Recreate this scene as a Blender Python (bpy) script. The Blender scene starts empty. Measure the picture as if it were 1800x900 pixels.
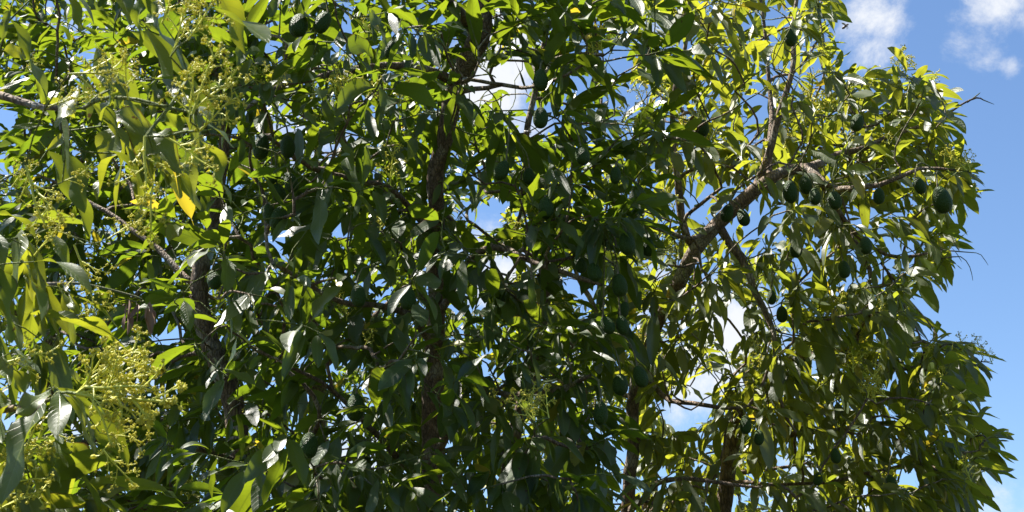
import bpy, math, random
import numpy as np
from mathutils import Vector, Matrix, noise as mnoise

SEED = 11
random.seed(SEED)
mnoise.seed_set(7)
RNG = np.random.default_rng(SEED)
scene = bpy.context.scene
COL = scene.collection

# ------------------------------------------------------------------ camera
PITCH = math.radians(19.0)
CAM = np.array([0.0, 0.0, 1.6])
FPX = 2500.0                      # focal length in photo pixels (1800 wide)
cd = bpy.data.cameras.new('camera')
cam = bpy.data.objects.new('camera', cd)
COL.objects.link(cam)
cam.location = CAM
cam.rotation_euler = (math.pi / 2 + PITCH, 0, 0)
cd.sensor_width = 36.0
cd.lens = 36.0 * FPX / 1800.0
cd.clip_start = 0.05
cd.clip_end = 5000
cd.dof.use_dof = True
cd.dof.focus_distance = 6.0
cd.dof.aperture_fstop = 26
scene.camera = cam

FW = np.array([0, math.cos(PITCH), math.sin(PITCH)])
UP = np.array([0, -math.sin(PITCH), math.cos(PITCH)])
RT = np.array([1.0, 0, 0])


def at(px, py, d):
    """world point seen at photo pixel px,py at depth d metres"""
    return CAM + d * (FW + (px - 900) / FPX * RT - (py - 450) / FPX * UP)


def proj(P):
    v = np.asarray(P) - CAM
    d = v @ FW
    return 900 + (v @ RT) / d * FPX, 450 - (v @ UP) / d * FPX, d


# ------------------------------------------------------------------ light
SUN_AZ = math.radians(-70)        # clockwise from +Y (the view direction)
SUN_EL = math.radians(61)
sun_dir = Vector((math.sin(SUN_AZ) * math.cos(SUN_EL), math.cos(SUN_AZ) * math.cos(SUN_EL), math.sin(SUN_EL)))
sl = bpy.data.lights.new('sun', 'SUN')
sl.energy = 5.0
sl.angle = math.radians(0.53)
sl.color = (1.0, 0.95, 0.87)
so = bpy.data.objects.new('sun', sl)
COL.objects.link(so)
so.rotation_euler = sun_dir.to_track_quat('Z', 'Y').to_euler()

world = bpy.data.worlds.new('World')
scene.world = world
world.use_nodes = True
wt = world.node_tree
wt.nodes.clear()


def N(t, typ, **kw):
    n = t.nodes.new(typ)
    for k, v in kw.items():
        if k.startswith('i_'):
            n.inputs[k[2:].replace('_', ' ')].default_value = v
        else:
            setattr(n, k, v)
    return n


def math_n(t, op, a, b=None, c=None, clamp=False):
    n = t.nodes.new('ShaderNodeMath')
    n.operation = op
    n.use_clamp = clamp
    for i, x in enumerate((a, b, c)):
        if x is None:
            continue
        if isinstance(x, (int, float)):
            n.inputs[i].default_value = x
        else:
            t.links.new(x, n.inputs[i])
    return n.outputs[0]


def maprange(t, v, a, b, c=0.0, d=1.0, smooth=True):
    n = t.nodes.new('ShaderNodeMapRange')
    n.interpolation_type = 'SMOOTHSTEP' if smooth else 'LINEAR'
    t.links.new(v, n.inputs[0])
    for i, x in enumerate((a, b, c, d)):
        n.inputs[i + 1].default_value = x
    return n.outputs[0]


def mixc(t, fac, a, b, blend='MIX'):
    n = t.nodes.new('ShaderNodeMix')
    n.data_type = 'RGBA'
    n.blend_type = blend
    if isinstance(fac, (int, float)):
        n.inputs[0].default_value = fac
    else:
        t.links.new(fac, n.inputs[0])
    for i, x in ((6, a), (7, b)):
        if isinstance(x, tuple):
            n.inputs[i].default_value = (*x, 1) if len(x) == 3 else x
        else:
            t.links.new(x, n.inputs[i])
    return n.outputs[2]


sky = N(wt, 'ShaderNodeTexSky', sky_type='NISHITA', sun_disc=False)
sky.sun_elevation = SUN_EL
sky.sun_rotation = SUN_AZ
sky.altitude = 300
sky.air_density = 1.0
sky.dust_density = 0.4
sky.ozone_density = 2.2
tc = N(wt, 'ShaderNodeTexCoord')
nz = N(wt, 'ShaderNodeTexNoise', i_Scale=13.0, i_Detail=12.0, i_Roughness=0.66, i_Distortion=0.3)
wt.links.new(tc.outputs['Generated'], nz.inputs['Vector'])
nz2 = N(wt, 'ShaderNodeTexNoise', i_Scale=2.6, i_Detail=4.0, i_Roughness=0.5)
wt.links.new(tc.outputs['Generated'], nz2.inputs['Vector'])
acc = None
# cumulus seen in these directions: photo pixel, angular radius in pixels, weight
CLOUDS = [(1545, 15, 70, .8), (1535, 90, 50, .6), (1735, 15, 75, .62), (1705, 75, 60, .55), (1790, 30, 50, .4), (1776, 118, 22, .4),
          (880, 130, 110, 1.0), (930, 230, 70, .7), (1270, 570, 110, 1.0), (1130, 540, 110, .8), (900, 480, 90, .9),
          (1215, 690, 80, .6), (1300, 660, 100, .7), (1750, 880, 70, .25), (1620, 880, 110, .55), (1480, 860, 110, .7), (1780, 815, 45, .25),
          (860, 430, 60, .6), (1130, 30, 80, .5), (500, 260, 120, .6), (250, 700, 150, .4), (640, 760, 160, .7), (1000, 640, 100, .5), (560, 560, 100, .4), (200, -60, 150, .6)]
for (px, py, r, w) in CLOUDS:
    v = Vector(at(px, py, 1.0) - CAM).normalized()
    dp = N(wt, 'ShaderNodeVectorMath', operation='DISTANCE')
    wt.links.new(tc.outputs['Generated'], dp.inputs[0])
    dp.inputs[1].default_value = v
    m = maprange(wt, dp.outputs['Value'], r / FPX * 1.5, 0.0, 0.0, w)
    acc = m if acc is None else math_n(wt, 'MAXIMUM', acc, m)
# general broken cloud field away from the listed ones (overhead and to the sides)
gen = maprange(wt, nz2.outputs['Fac'], 0.56, 0.72, 0.0, 0.55)
sx = N(wt, 'ShaderNodeSeparateXYZ')
wt.links.new(tc.outputs['Generated'], sx.inputs[0])
away = N(wt, 'ShaderNodeVectorMath', operation='DISTANCE')
wt.links.new(tc.outputs['Generated'], away.inputs[0])
away.inputs[1].default_value = Vector(at(1500, 450, 1.0) - CAM).normalized()
gen = math_n(wt, 'MULTIPLY', gen, maprange(wt, away.outputs['Value'], 0.35, 0.6))
acc = math_n(wt, 'MAXIMUM', acc, gen)
dens = math_n(wt, 'ADD', acc, math_n(wt, 'MULTIPLY_ADD', nz.outputs['Fac'], 3.0, -1.55))
cl = maprange(wt, dens, 0.12, 0.95, 0.0, 0.95)
cl = math_n(wt, 'MULTIPLY', cl, maprange(wt, acc, 0.0, 0.12))
cl = math_n(wt, 'MULTIPLY', cl, maprange(wt, sx.outputs[2], 0.02, 0.12))
skyc = mixc(wt, 1.0, sky.outputs[0], (0.98, 1.10, 1.22), 'MULTIPLY')
col = mixc(wt, cl, skyc, (6.2, 6.35, 6.6))
bg = N(wt, 'ShaderNodeBackground', i_Strength=0.053)
wt.links.new(col, bg.inputs[0])
wo = N(wt, 'ShaderNodeOutputWorld')
wt.links.new(bg.outputs[0], wo.inputs[0])

scene.view_settings.view_transform = 'Standard'
scene.view_settings.look = 'None'
scene.view_settings.exposure = 1.58
scene.view_settings.gamma = 1.0
scene.render.engine = 'CYCLES'
scene.cycles.use_denoising = True
scene.cycles.max_bounces = 8
scene.cycles.transmission_bounces = 6
scene.cycles.diffuse_bounces = 4
scene.cycles.glossy_bounces = 3
scene.cycles.sample_clamp_indirect = 6.0
scene.cycles.caustics_reflective = False
scene.cycles.caustics_refractive = False


# ------------------------------------------------------------------ materials
def new_mat(name):
    m = bpy.data.materials.new(name)
    m.use_nodes = True
    t = m.node_tree
    t.nodes.clear()
    out = t.nodes.new('ShaderNodeOutputMaterial')
    return m, t, out


def leaf_material(name, dark, lightc, trans, under, rough=0.36, trans_fac=0.36, wet=0.5, vs=0.5):
    m, t, out = new_mat(name)
    att = N(t, 'ShaderNodeAttribute', attribute_name='lv')
    sep = N(t, 'ShaderNodeSeparateColor')
    t.links.new(att.outputs['Color'], sep.inputs[0])
    uv = N(t, 'ShaderNodeUVMap', uv_map='uv')
    su = N(t, 'ShaderNodeSeparateXYZ')
    t.links.new(uv.outputs[0], su.inputs[0])
    tt, uu = su.outputs[0], su.outputs[1]          # along, across 0..1
    au = math_n(t, 'ABSOLUTE', math_n(t, 'MULTIPLY_ADD', uu, 2.0, -1.0))
    mid = maprange(t, au, 0.09, 0.02)
    ph = math_n(t, 'SUBTRACT', math_n(t, 'MULTIPLY', tt, 13.0), math_n(t, 'MULTIPLY', math_n(t, 'POWER', au, 1.4), 1.5))
    tri = math_n(t, 'ABSOLUTE', math_n(t, 'SUBTRACT', math_n(t, 'FRACT', ph), 0.5))
    lat = maprange(t, tri, 0.085, 0.02)
    vein = math_n(t, 'MAXIMUM', mid, math_n(t, 'MULTIPLY', lat, 0.55))
    tex = N(t, 'ShaderNodeTexCoord')
    ns = N(t, 'ShaderNodeTexNoise', i_Scale=28.0, i_Detail=4.0)
    t.links.new(tex.outputs['Object'], ns.inputs['Vector'])
    c = mixc(t, sep.outputs[0], dark, lightc)
    c = mixc(t, math_n(t, 'MULTIPLY', ns.outputs['Fac'], 0.5), c, lightc)
    c = mixc(t, math_n(t, 'MULTIPLY', vein, vs), c, (0.17, 0.21, 0.05))
    c = mixc(t, sep.outputs[1], c, (0.30, 0.27, 0.035))
    spots = N(t, 'ShaderNodeTexNoise', i_Scale=62.0, i_Detail=3.0)
    t.links.new(tex.outputs['Object'], spots.inputs['Vector'])
    sp = math_n(t, 'MULTIPLY', maprange(t, spots.outputs['Fac'], 0.66, 0.72), maprange(t, sep.outputs[2], 0.55, 0.8))
    c = mixc(t, sp, c, (0.10, 0.055, 0.02))
    # brown dry rim on some leaves
    rim = math_n(t, 'MULTIPLY', maprange(t, math_n(t, 'ADD', au, math_n(t, 'MULTIPLY', ns.outputs['Fac'], 0.3)), 1.02, 1.16), maprange(t, sep.outputs[2], 0.82, 0.9))
    c = mixc(t, rim, c, (0.13, 0.075, 0.03))
    # the underside of an avocado leaf is paler and duller
    geo = N(t, 'ShaderNodeNewGeometry')
    back = geo.outputs['Backfacing']
    cc = mixc(t, back, c, mixc(t, 0.6, c, under))
    pr = N(t, 'ShaderNodeBsdfPrincipled')
    t.links.new(cc, pr.inputs['Base Color'])
    rr = math_n(t, 'MULTIPLY_ADD', sep.outputs[2], 0.16, rough - 0.10)
    rr = math_n(t, 'ADD', rr, math_n(t, 'MULTIPLY', back, 0.22))
    t.links.new(rr, pr.inputs['Roughness'])
    t.links.new(math_n(t, 'MULTIPLY_ADD', back, -0.6 * wet, wet), pr.inputs['Specular IOR Level'])
    bm = N(t, 'ShaderNodeBump', i_Strength=0.55, i_Distance=0.0012)
    hgt = math_n(t, 'ADD', math_n(t, 'MULTIPLY', vein, -0.6), math_n(t, 'MULTIPLY', ns.outputs['Fac'], 2.2))
    t.links.new(hgt, bm.inputs['Height'])
    t.links.new(bm.outputs[0], pr.inputs['Normal'])
    tr = N(t, 'ShaderNodeBsdfTranslucent')
    tcx = mixc(t, sep.outputs[0], trans, (trans[0] * 1.35, trans[1] * 1.15, trans[2]))
    tcx = mixc(t, math_n(t, 'MULTIPLY', vein, 0.5), tcx, (trans[0] * .6, trans[1] * .55, trans[2]))
    tcx = mixc(t, sep.outputs[1], tcx, (0.85, 0.62, 0.04))
    tcx = mixc(t, math_n(t, 'MAXIMUM', sp, rim), tcx, (0.12, 0.05, 0.01))
    t.links.new(tcx, tr.inputs[0])
    mx = N(t, 'ShaderNodeMixShader')
    mx.inputs[0].default_value = trans_fac
    t.links.new(pr.outputs[0], mx.inputs[1])
    t.links.new(tr.outputs[0], mx.inputs[2])
    t.links.new(mx.outputs[0], out.inputs[0])
    return m


LEAF_NEAR = leaf_material('leaf_near', (0.014, 0.042, 0.004), (0.055, 0.090, 0.008), (0.35, 0.42, 0.022), (0.05, 0.085, 0.018), 0.44, 0.40, 0.7, .75)
LEAF_MID = leaf_material('leaf_mid', (0.007, 0.025, 0.003), (0.028, 0.056, 0.006), (0.25, 0.37, 0.016), (0.022, 0.045, 0.008), 0.47, 0.36, 0.85)
LEAF_RIGHT = leaf_material('leaf_right', (0.009, 0.027, 0.003), (0.040, 0.066, 0.007), (0.39, 0.46, 0.030), (0.034, 0.058, 0.012), 0.47, 0.42, 0.95)
LEAF_BACK = leaf_material('leaf_back', (0.012, 0.032, 0.004), (0.045, 0.070, 0.008), (0.42, 0.49, 0.035), (0.04, 0.07, 0.02), 0.42, 0.42, 0.8)










def dry_material():
    m, t, out = new_mat('dry_leaf')
    tex = N(t, 'ShaderNodeTexCoord')
    ns = N(t, 'ShaderNodeTexNoise', i_Scale=30.0, i_Detail=4.0)
    t.links.new(tex.outputs['Object'], ns.inputs['Vector'])
    c = mixc(t, ns.outputs['Fac'], (0.10, 0.045, 0.02), (0.30, 0.17, 0.09))
    pr = N(t, 'ShaderNodeBsdfPrincipled', i_Roughness=0.65)
    t.links.new(c, pr.inputs['Base Color'])
    t.links.new(pr.outputs[0], out.inputs[0])
    return m


def bark_material(name, a, b, c3):
    m, t, out = new_mat(name)
    tex = N(t, 'ShaderNodeTexCoord')
    mp = N(t, 'ShaderNodeMapping')
    mp.inputs['Scale'].default_value = (1, 1, 0.35)
    t.links.new(tex.outputs['Object'], mp.inputs[0])
    n1 = N(t, 'ShaderNodeTexNoise', i_Scale=55.0, i_Detail=8.0, i_Roughness=0.65)
    n2 = N(t, 'ShaderNodeTexNoise', i_Scale=9.0, i_Detail=5.0)
    vo = N(t, 'ShaderNodeTexVoronoi', i_Scale=70.0)
    vo.feature = 'DISTANCE_TO_EDGE'
    for n in (n1, vo):
        t.links.new(mp.outputs[0], n.inputs['Vector'])
    t.links.new(tex.outputs['Object'], n2.inputs['Vector'])
    c = mixc(t, maprange(t, n1.outputs['Fac'], 0.3, 0.7), a, b)
    c = mixc(t, maprange(t, n2.outputs['Fac'], 0.5, 0.68), c, c3)
    c = mixc(t, maprange(t, vo.outputs['Distance'], 0.12, 0.0, 0, 0.6), c, (0.03, 0.022, 0.016))
    att = N(t, 'ShaderNodeAttribute', attribute_name='rad')
    yg = maprange(t, att.outputs['Fac'], 0.0040, 0.0024)
    c = mixc(t, yg, c, (0.12, 0.15, 0.03))
    pr = N(t, 'ShaderNodeBsdfPrincipled', i_Roughness=0.82)
    t.links.new(c, pr.inputs['Base Color'])
    bm = N(t, 'ShaderNodeBump', i_Strength=0.9, i_Distance=0.006)
    h = math_n(t, 'ADD', n1.outputs['Fac'], maprange(t, vo.outputs['Distance'], 0.0, 0.2, 0, 0.7))
    t.links.new(h, bm.inputs['Height'])
    t.links.new(bm.outputs[0], pr.inputs['Normal'])
    t.links.new(pr.outputs[0], out.inputs[0])
    return m


BARK = bark_material('bark', (0.085, 0.055, 0.036), (0.26, 0.18, 0.12), (0.36, 0.32, 0.26))
DRY = dry_material()


def fruit_material(name, a, b):
    m, t, out = new_mat(name)
    tex = N(t, 'ShaderNodeTexCoord')
    vo = N(t, 'ShaderNodeTexVoronoi', i_Scale=190.0)
    t.links.new(tex.outputs['Object'], vo.inputs['Vector'])
    n2 = N(t, 'ShaderNodeTexNoise', i_Scale=30.0, i_Detail=4.0)
    t.links.new(tex.outputs['Object'], n2.inputs['Vector'])
    c = mixc(t, n2.outputs['Fac'], a, b)
    c = mixc(t, maprange(t, vo.outputs['Distance'], 0.35, 0.0, 0, 0.55), c, tuple(x * 1.9 for x in b))
    pr = N(t, 'ShaderNodeBsdfPrincipled', i_Roughness=0.52)
    pr.inputs['Specular IOR Level'].default_value = 0.22
    t.links.new(c, pr.inputs['Base Color'])
    bm = N(t, 'ShaderNodeBump', i_Strength=1.0, i_Distance=0.003)
    t.links.new(math_n(t, 'MULTIPLY', vo.outputs['Distance'], -1.0), bm.inputs['Height'])
    t.links.new(bm.outputs[0], pr.inputs['Normal'])
    t.links.new(pr.outputs[0], out.inputs[0])
    return m


SKIN = fruit_material('avocado_skin', (0.012, 0.030, 0.003), (0.034, 0.070, 0.006))
SKIN_DARK = fruit_material('avocado_skin_ripe', (0.03, 0.018, 0.024), (0.05, 0.035, 0.04))


def plain(name, c, rough, c2=None, sc=40.0):
    m, t, out = new_mat(name)
    pr = N(t, 'ShaderNodeBsdfPrincipled', i_Roughness=rough)
    tex = N(t, 'ShaderNodeTexCoord')
    n = N(t, 'ShaderNodeTexNoise', i_Scale=sc, i_Detail=4.0)
    t.links.new(tex.outputs['Object'], n.inputs['Vector'])
    t.links.new(mixc(t, n.outputs['Fac'], c, c2 or tuple(x * 1.6 for x in c)), pr.inputs['Base Color'])
    t.links.new(pr.outputs[0], out.inputs[0])
    return m, t, pr, out


STALK = plain('flower_stalk', (0.50, 0.52, 0.05), 0.5, (0.62, 0.60, 0.08))[0]


def petal_mat():
    m, t, out = new_mat('blossom')
    pr = N(t, 'ShaderNodeBsdfPrincipled', i_Roughness=0.6)
    oi = N(t, 'ShaderNodeTexCoord')
    n = N(t, 'ShaderNodeTexNoise', i_Scale=90.0, i_Detail=2.0)
    t.links.new(oi.outputs['Object'], n.inputs['Vector'])
    t.links.new(mixc(t, maprange(t, n.outputs['Fac'], .35, .65), (0.66, 0.60, 0.05), (0.82, 0.74, 0.14)), pr.inputs['Base Color'])
    tr = N(t, 'ShaderNodeBsdfTranslucent')
    tr.inputs[0].default_value = (0.7, 0.68, 0.12, 1)
    mx = N(t, 'ShaderNodeMixShader')
    mx.inputs[0].default_value = 0.45
    t.links.new(pr.outputs[0], mx.inputs[1])
    t.links.new(tr.outputs[0], mx.inputs[2])
    t.links.new(mx.outputs[0], out.inputs[0])
    return m


PETAL = petal_mat()


# ------------------------------------------------------------------ helpers
def tag(o, label=None, cat=None, group=None, kind=None):
    if label: o['label'] = label
    if cat: o['category'] = cat
    if group: o['group'] = group
    if kind: o['kind'] = kind
    return o


def mesh_np(name, V, F, mats, uv=None, attrs=None, midx=None):
    """V (n,3); F list of quads (m,4) array"""
    me = bpy.data.meshes.new(name)
    V = np.ascontiguousarray(V, dtype=np.float32)
    F = np.ascontiguousarray(F, dtype=np.int32)
    me.vertices.add(len(V))
    me.vertices.foreach_set('co', V.ravel())
    me.loops.add(F.size)
    me.loops.foreach_set('vertex_index', F.ravel())
    me.polygons.add(len(F))
    me.polygons.foreach_set('loop_start', np.arange(0, F.size, F.shape[1], dtype=np.int32))
    me.polygons.foreach_set('use_smooth', np.ones(len(F), dtype=bool))
    if midx is not None:
        me.polygons.foreach_set('material_index', np.asarray(midx, dtype=np.int32))
    if uv is not None:
        l = me.uv_layers.new(name='uv')
        l.data.foreach_set('uv', uv[F.ravel()].astype(np.float32).ravel())
    for k, (typ, a) in (attrs or {}).items():
        at_ = me.attributes.new(k, typ, 'POINT')
        at_.data.foreach_set('color' if typ == 'FLOAT_COLOR' else 'value', np.ascontiguousarray(a, dtype=np.float32).ravel())
    for m in mats:
        me.materials.append(m)
    me.update(calc_edges=True)
    me.validate()
    return me


def link(name, me, parent=None, loc=None):
    o = bpy.data.objects.new(name, me)
    COL.objects.link(o)
    if loc is not None:
        o.location = loc
    if parent is not None:
        o.parent = parent
    return o


def unit(v):
    v = np.asarray(v, float)
    return v / np.maximum(np.linalg.norm(v, axis=-1, keepdims=True), 1e-9)


# sky holes of the crown, in photo pixels: leaves stay out of these
GAPS = [(868, 140, 50, 24), (905, 180, 30, 24), (925, 225, 40, 24), (860, 385, 26, 34), (835, 428, 24, 16), (880, 478, 22, 16),
        (1292, 565, 26, 44), (1284, 600, 24, 20), (1222, 730, 40, 30), (1235, 680, 26, 24), (1180, 735, 24, 20), (1330, 195, 20, 26), (1318, 240, 12, 12),
        (1165, 60, 10, 14), (1250, 480, 8, 12), (1400, 470, 8, 10), (1460, 560, 8, 8), (1540, 600, 10, 8), (1490, 120, 14, 14), (1445, 170, 10, 16), (1385, 600, 10, 10), (1150, 330, 8, 8), (700, 250, 6, 8), (1620, 540, 12, 8),
        (1120, 175, 14, 24), (1093, 110, 14, 18), (10, 215, 14, 14), (300, 595, 20, 18), (580, 275, 16, 12), (1015, 495, 16, 14), (600, 405, 14, 10), (1600, 850, 40, 16),
        (45, 700, 10, 12), (845, 165, 30, 24), (960, 230, 14, 14), (1560, 480, 10, 10), (560, 690, 10, 12), (605, 795, 10, 10),
        (490, 430, 10, 8), (380, 620, 8, 10), (1420, 500, 8, 8), (1440, 130, 8, 12)]
EDGE = [(-400, 1493), (0, 1490), (70, 1497), (120, 1500), (128, 1520), (118, 1560), (104, 1590), (112, 1640), (140, 1668), (165, 1692), (205, 1704), (240, 1690), (262, 1700),
        (290, 1725), (335, 1748), (350, 1735), (362, 1700), (400, 1692), (445, 1706), (470, 1682), (505, 1662), (525, 1645), (560, 1652), (585, 1662),
        (598, 1700), (604, 1745), (640, 1768), (670, 1746), (700, 1748), (740, 1772), (780, 1770), (815, 1788), (850, 1768), (880, 1730), (900, 1712), (1100, 1690), (1600, 1700)]
EY = np.array([e[0] for e in EDGE], float)
EX = np.array([e[1] for e in EDGE], float)


def edge_x(py):
    return np.interp(py, EY, EX)


# bark and fruit that show between the leaves: (pixel polyline, half width, depth, share of the leaves in front left off)
OPEN = [([(1115, 690), (1104, 900)], 13, 6.8, .5), ([(1308, 722), (1290, 780), (1276, 860)], 16, 7.3, .6), ([(1190, 510), (1225, 440), (1262, 393), (1325, 335), (1385, 298)], 14, 6.5, .5),
        ([(806, 150), (780, 250), (768, 330), (764, 420)], 13, 6.2, .45), ([(764, 640), (760, 760)], 12, 6.4, .6), ([(345, 480), (355, 560), (372, 600)], 20, 6.2, .85), ([(405, 690), (430, 800)], 16, 6.2, .6),
        ([(1285, 430), (1320, 500), (1350, 590)], 11, 6.3, .75), ([(1356, 80), (1360, 220)], 8, 6.8, .7), ([(1395, 100), (1365, 230)], 9, 6.5, .7), ([(1190, 200), (1198, 390)], 9, 6.5, .7),
        ([(840, 20), (845, 90)], 20, 6.0, .4), ([(830, 150), (950, 155)], 8, 5.6, .7), ([(1165, 700), (1320, 714)], 9, 6.2, .9), ([(330, 620), (330, 780)], 7, 6.2, .6), ([(1400, 335), (1470, 345)], 10, 6.0, .6)]
FRUIT_PX = []


def in_front(px, py, d):
    drop = np.zeros(len(px))
    for (pl, hw, dep, p) in OPEN:
        for (a, b) in zip(pl[:-1], pl[1:]):
            a, b = np.array(a, float), np.array(b, float)
            ab = b - a
            t = np.clip(((px - a[0]) * ab[0] + (py - a[1]) * ab[1]) / (ab @ ab), 0, 1)
            ds = np.hypot(px - a[0] - t * ab[0], py - a[1] - t * ab[1])
            drop = np.maximum(drop, np.where((ds < hw) & (d < dep), p, 0))
    for k_, (fx, fy, fd, fh) in enumerate(FRUIT_PX):
        drop = np.maximum(drop, np.where((np.hypot((px - fx) / .8, py - fy) < fh * .5) & (d < fd), .75 if k_ < 7 else .25, 0))
    return drop


def in_gap(px, py, grow=0.0, p=1.0):
    g = np.zeros(np.shape(px), bool)
    for (cx, cy, rx, ry) in GAPS:
        q = 0.66 if rx > 22 else 1.0
        g |= ((px - cx) / (rx * q + grow)) ** 2 + ((py - cy) / (ry * q + grow)) ** 2 < 1.0
    return g


def leaves(base, v0, L, wr, droop, fold, roll, lv, nx=4, ny=9, wave=0.17, petiole=0.13):
    """one mesh of n leaves; every argument is an array over the leaves"""
    n = len(base)
    Z = np.array([0, 0, 1.0])
    v0 = unit(v0)
    s = np.cross(v0, Z)
    bad = np.linalg.norm(s, axis=1) < 0.15
    s[bad] = RNG.normal(size=(bad.sum(), 3))
    s = unit(s - (s * v0).sum(1, keepdims=True) * v0)
    nn = np.cross(s, v0)
    cr, sr = np.cos(roll)[:, None], np.sin(roll)[:, None]
    s = unit(cr * s + sr * nn)
    tj = np.linspace(0, 1, ny + 1) ** 0.95
    # midrib by integration
    side_curl = RNG.normal(size=(n, 1)) * 0.25
    d = v0[:, None, :] + tj[None, :, None] * (droop[:, None, None] * np.array([0, 0, -1.0]) + (side_curl * s)[:, None, :])
    d = unit(d)
    seg = np.diff(tj)[None, :, None] * L[:, None, None] * 0.5 * (d[:, 1:] + d[:, :-1])
    M = base[:, None, :] + np.concatenate([np.zeros((n, 1, 3)), np.cumsum(seg, 1)], 1)
    # width profile with a short stalk at the base and a drawn-out tip
    tb = np.clip((tj - petiole) / (1 - petiole), 0, 1)
    prof = (tb ** 0.75) * (1 - tb) ** 0.85
    prof = prof / prof.max()
    prof = np.maximum(prof, np.where(tj < 0.97, 0.028, 0.0))
    w = 0.5 * wr[:, None] * L[:, None] * prof[None, :]
    ui = np.linspace(-1, 1, nx + 1)
    sd = unit(s[:, None, :] - (s[:, None, :] * d).sum(2, keepdims=True) * d)
    nr = np.cross(sd, d)
    cf, sf = np.cos(fold)[:, None], np.sin(fold)[:, None]
    fr = RNG.uniform(6, 15, (n, 1)); ph = RNG.uniform(0, 6.28, (n, 1)); ph2 = RNG.uniform(0, 6.28, (n, 1))
    am = wave * RNG.uniform(0.3, 2.0, (n, 1))
    P = np.empty((n, ny + 1, nx + 1, 3))
    twist = RNG.normal(size=(n, 1)) * 0.5
    for i, u in enumerate(ui):
        wv = am * np.sin(fr * tj[None, :] + (ph if u < 0 else ph2)) * abs(u) ** 1.5
        off = u * w * cf
        hi = w * (abs(u) ** 1.2 * sf + wv) + u * w * twist * tj[None, :]
        P[:, :, i] = M + off[..., None] * sd + hi[..., None] * nr
    V = P.reshape(-1, 3)
    j, i = np.meshgrid(np.arange(ny), np.arange(nx), indexing='ij')
    q = np.stack([j * (nx + 1) + i, j * (nx + 1) + i + 1, (j + 1) * (nx + 1) + i + 1, (j + 1) * (nx + 1) + i], -1).reshape(-1, 4)
    F = (np.arange(n)[:, None, None] * ((ny + 1) * (nx + 1)) + q[None]).reshape(-1, 4)
    uvt = np.stack([np.repeat(tj, nx + 1), np.tile((ui + 1) / 2, ny + 1)], -1)
    uv = np.tile(uvt, (n, 1))
    C = np.repeat(np.concatenate([lv, np.ones((n, 1))], 1), (ny + 1) * (nx + 1), 0)
    return V, F, uv, C, M


def tube(P, R, sides, rough=0.0):
    P = np.asarray(P, float)
    n = len(P)
    T = np.gradient(P, axis=0)
    T = unit(T)
    a = np.array([1.0, 0, 0]) if abs(T[0][0]) < 0.8 else np.array([0, 1.0, 0])
    A = np.empty_like(P)
    for k in range(n):
        a = unit(a - a @ T[k] * T[k])
        A[k] = a
    B = np.cross(T, A)
    th = np.linspace(0, 2 * math.pi, sides, endpoint=False)
    Rr = np.asarray(R, float)[:, None] * np.ones((1, sides))
    if rough > 0:
        for k in range(n):
            for q in range(sides):
                p = P[k] * 9 + np.array([math.cos(th[q]), math.sin(th[q]), 0]) * 1.1
                Rr[k, q] *= 1 + rough * mnoise.noise(Vector(p)) + 0.5 * rough * mnoise.noise(Vector(p * 3.1))
    V = P[:, None] + Rr[..., None] * (np.cos(th)[None, :, None] * A[:, None] + np.sin(th)[None, :, None] * B[:, None])
    V = V.reshape(-1, 3)
    k, q = np.meshgrid(np.arange(n - 1), np.arange(sides), indexing='ij')
    q2 = (q + 1) % sides
    F = np.stack([k * sides + q, k * sides + q2, (k + 1) * sides + q2, (k + 1) * sides + q], -1).reshape(-1, 4)
    return V, F, np.repeat(np.asarray(R, float), sides)


class Geo:
    def __init__(s):
        s.V, s.F, s.A, s.M, s.n = [], [], [], [], 0

    def add(s, V, F, A=None, m=0):
        s.V.append(V); s.F.append(F + s.n); s.n += len(V)
        s.A.append(A if A is not None else np.zeros(len(V)))
        s.M.append(np.full(len(F), m))

    def mesh(s, name, mats):
        return mesh_np(name, np.concatenate(s.V), np.concatenate(s.F), mats, attrs={'rad': ('FLOAT', np.concatenate(s.A))}, midx=np.concatenate(s.M))


def ball(c, r, seg=6, ring=4, stretch=1.0, ax=None):
    th = np.linspace(0, math.pi, ring + 1)
    ph = np.linspace(0, 2 * math.pi, seg, endpoint=False)
    ax = unit(ax) if ax is not None else np.array([0, 0, 1.0])
    e = np.array([1.0, 0, 0]) if abs(ax[0]) < .8 else np.array([0, 1.0, 0])
    A = unit(e - e @ ax * ax); B = np.cross(ax, A)
    V = (np.sin(th)[:, None, None] * (np.cos(ph)[None, :, None] * A + np.sin(ph)[None, :, None] * B) + stretch * np.cos(th)[:, None, None] * np.ones((1, seg, 1)) * ax) * r
    V = V.reshape(-1, 3) + c
    k, q = np.meshgrid(np.arange(ring), np.arange(seg), indexing='ij')
    q2 = (q + 1) % seg
    F = np.stack([k * seg + q, (k + 1) * seg + q, (k + 1) * seg + q2, k * seg + q2], -1).reshape(-1, 4)
    return V, F


def spline(pts, step=0.07):
    """Catmull-Rom through rows (x,y,z,r) resampled"""
    pts = np.asarray(pts, float)
    out = []
    E = np.vstack([2 * pts[0] - pts[1], pts, 2 * pts[-1] - pts[-2]])
    for i in range(1, len(E) - 2):
        p0, p1, p2, p3 = E[i - 1:i + 3]
        k = max(2, int(np.linalg.norm((p2 - p1)[:3]) / step))
        for t in np.arange(k) / k:
            out.append(0.5 * ((2 * p1) + (p2 - p0) * t + (2 * p0 - 5 * p1 + 4 * p2 - p3) * t * t + (3 * p1 - p0 - 3 * p2 + p3) * t ** 3))
    out.append(pts[-1])
    return np.array(out)


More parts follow.
